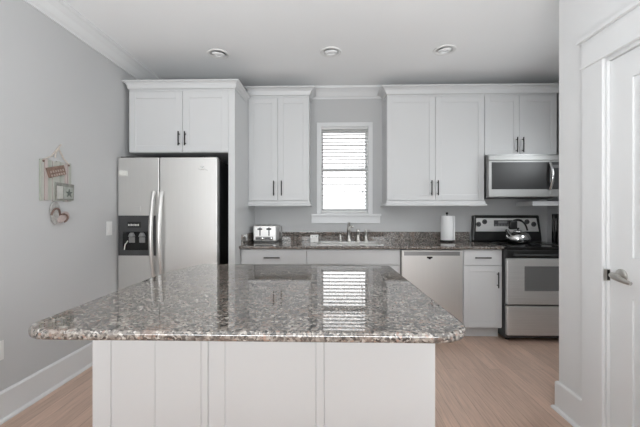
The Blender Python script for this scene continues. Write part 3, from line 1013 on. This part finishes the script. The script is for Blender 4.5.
# ------------------------------------------------------------------ wall plates
for (y0, y1, z0, z1, lab, kind) in ((2.892, 2.966, 1.042, 1.165, 'white wall plate on the grey wall just left of the refrigerator', 's'),
                                    (1.885, 1.960, .365, .480, 'white outlet plate low on the left wall above the baseboard', 'o')):
    o = thing('wall_plate', lab, 'wall plate', (XL, (y0 + y1) / 2, z0))
    MB().box(XL, XL + .006, y0, y1, z0, z1, .002, 2).build('cover', M['white_plastic'], o)
    ym, zm_ = (y0 + y1) / 2, (z0 + z1) / 2
    if kind == 's':
        MB().box(XL + .005, XL + .011, ym - .016, ym + .016, zm_ - .033, zm_ + .033, .002, 1).build('rocker', M['white_plastic'], o)
    else:
        for dz in (-.022, .022):
            MB().lathe([(.017, 0), (.017, .003), (0, .003)], (XL + .0055, ym, zm_ + dz), 'x', 18).build('socket', M['white_plastic'], o, True)

# ------------------------------------------------------------------ wall hanging
wh = thing('wall_hanging', 'rustic beach plaque with tiny flip-flops hanging on the left wall', 'wall decoration', (XL, 2.36, 1.32))


def W(y, z, d):
    return (XL + d, y - .022, z)


def wall_poly(pts, d0, d1, bevel=.0015):
    return MB().prism([(p_[0] - .022, p_[1]) for p_ in pts], 'x', XL + d0, XL + d1, bevel, 1)


b = MB()
n = 8
for i in range(n):
    y0 = 2.207 + i * (2.479 - 2.207) / n
    y1 = y0 + (2.479 - 2.207) / n - .004
    b.box(XL + .002, XL + .012 + (i % 2) * .002, y0, y1, 1.322 + (i % 3) * .003, 1.602 + ((i * 2) % 3) * .004, .001, 1)
b.box(XL + .0005, XL + .003, 2.22, 2.46, 1.36, 1.38).box(XL + .0005, XL + .003, 2.22, 2.46, 1.55, 1.57)
b.build('plank_panel', M['boards'], wh)
b = MB()
b.tube([W(2.245, 1.60, .014), W(2.32, 1.635, .010), W(2.385, 1.705, .007), W(2.41, 1.735, .006)], .005, 6)
b.tube([W(2.475, 1.60, .014), W(2.43, 1.635, .010), W(2.39, 1.700, .007)], .005, 6)
b.tube([W(2.385, 1.70, .008), W(2.36, 1.668, .010), W(2.35, 1.63, .012)], .005, 6)
b.build('twine', M['twine'], wh, True)
for y_ in (2.250, 2.472):
    MB().lathe([(.008, 0), (.007, .004), (0, .006)], W(y_, 1.592, .014), 'x', 12).build('nail', M['strap'], wh, True)
bs = wall_poly([(2.263, 1.546), (2.414, 1.586), (2.437, 1.522), (2.290, 1.480)], .015, .026).build('small_sign', M['brown_sign'], wh, label='small tilted brown wooden sign')
b = MB()
u0, u1 = Vector((2.284, 1.530)), Vector((2.412, 1.565))
dv = Vector((.020, -.050))
for i in range(6):
    for j in range(2):
        c0 = u0.lerp(u1, (i + .15) / 6) + dv * (.08 + j * .48)
        c1 = u0.lerp(u1, (i + .72) / 6) + dv * (.08 + j * .48)
        b.prism([(c0.x - .022, c0.y), (c1.x - .022, c1.y), (c1.x + dv.x * .28 - .022, c1.y + dv.y * .28), (c0.x + dv.x * .28 - .022, c0.y + dv.y * .28)], 'x', XL + .0262, XL + .0272)
b.build('sign_strokes', M['sign_pale'], bs)
pc = wall_poly([(2.342, 1.457), (2.514, 1.452), (2.510, 1.334), (2.346, 1.330)], .015, .024).build('picture', M['frame_grey'], wh, label='small grey framed starfish picture')
wall_poly([(2.352, 1.432), (2.404, 1.431), (2.404, 1.342), (2.354, 1.340)], .0242, .0262, 0).build('pale_mat', M['card_pale'], pc)
wall_poly([(2.412, 1.430), (2.504, 1.428), (2.502, 1.344), (2.412, 1.342)], .0242, .0262, 0).build('card', M['card'], pc)
sp = []
for i in range(10):
    r_ = .034 if i % 2 == 0 else .013
    a = R(90 + i * 36)
    sp.append((2.460 + r_ * math.cos(a), 1.384 + r_ * math.sin(a)))
wall_poly(sp, .0263, .029, 0).build('starfish', M['star'], pc)


def flip_flop(cy_, cz_, ang_, L_, W_, mat, base_d):
    prof = []
    for i in range(28):
        a = 2 * math.pi * i / 28
        lx = math.sin(a) * L_ / 2
        wy = math.cos(a) * W_ / 2 * (1 + .22 * math.sin(a)) * (1 - .18 * math.exp(-((math.sin(a) + .25) / .25) ** 2))
        prof.append((cy_ + wy * math.cos(ang_) - lx * math.sin(ang_), cz_ + wy * math.sin(ang_) + lx * math.cos(ang_)))
    s = wall_poly(prof, base_d, base_d + .010, .002).build('flip_flop', mat, wh)

    def T(u, v, d_):
        return W(cy_ + u * math.cos(ang_) - v * math.sin(ang_), cz_ + u * math.sin(ang_) + v * math.cos(ang_), d_)
    b = MB()
    arc = []
    for q in range(11):
        a = math.pi * q / 10
        arc.append(T(math.cos(a) * W_ * .42, -L_ * .10 + math.sin(a) * L_ * .30, base_d + .009 + .010 * math.sin(a)))
    b.tube(arc, .0065, 8)
    b.build('strap', M['strap'], s, True)


flip_flop(2.353, 1.238, R(-2), .165, .085, M['sole'], .004)
flip_flop(2.415, 1.205, R(-62), .115, .072, M['sole_pink'], .015)
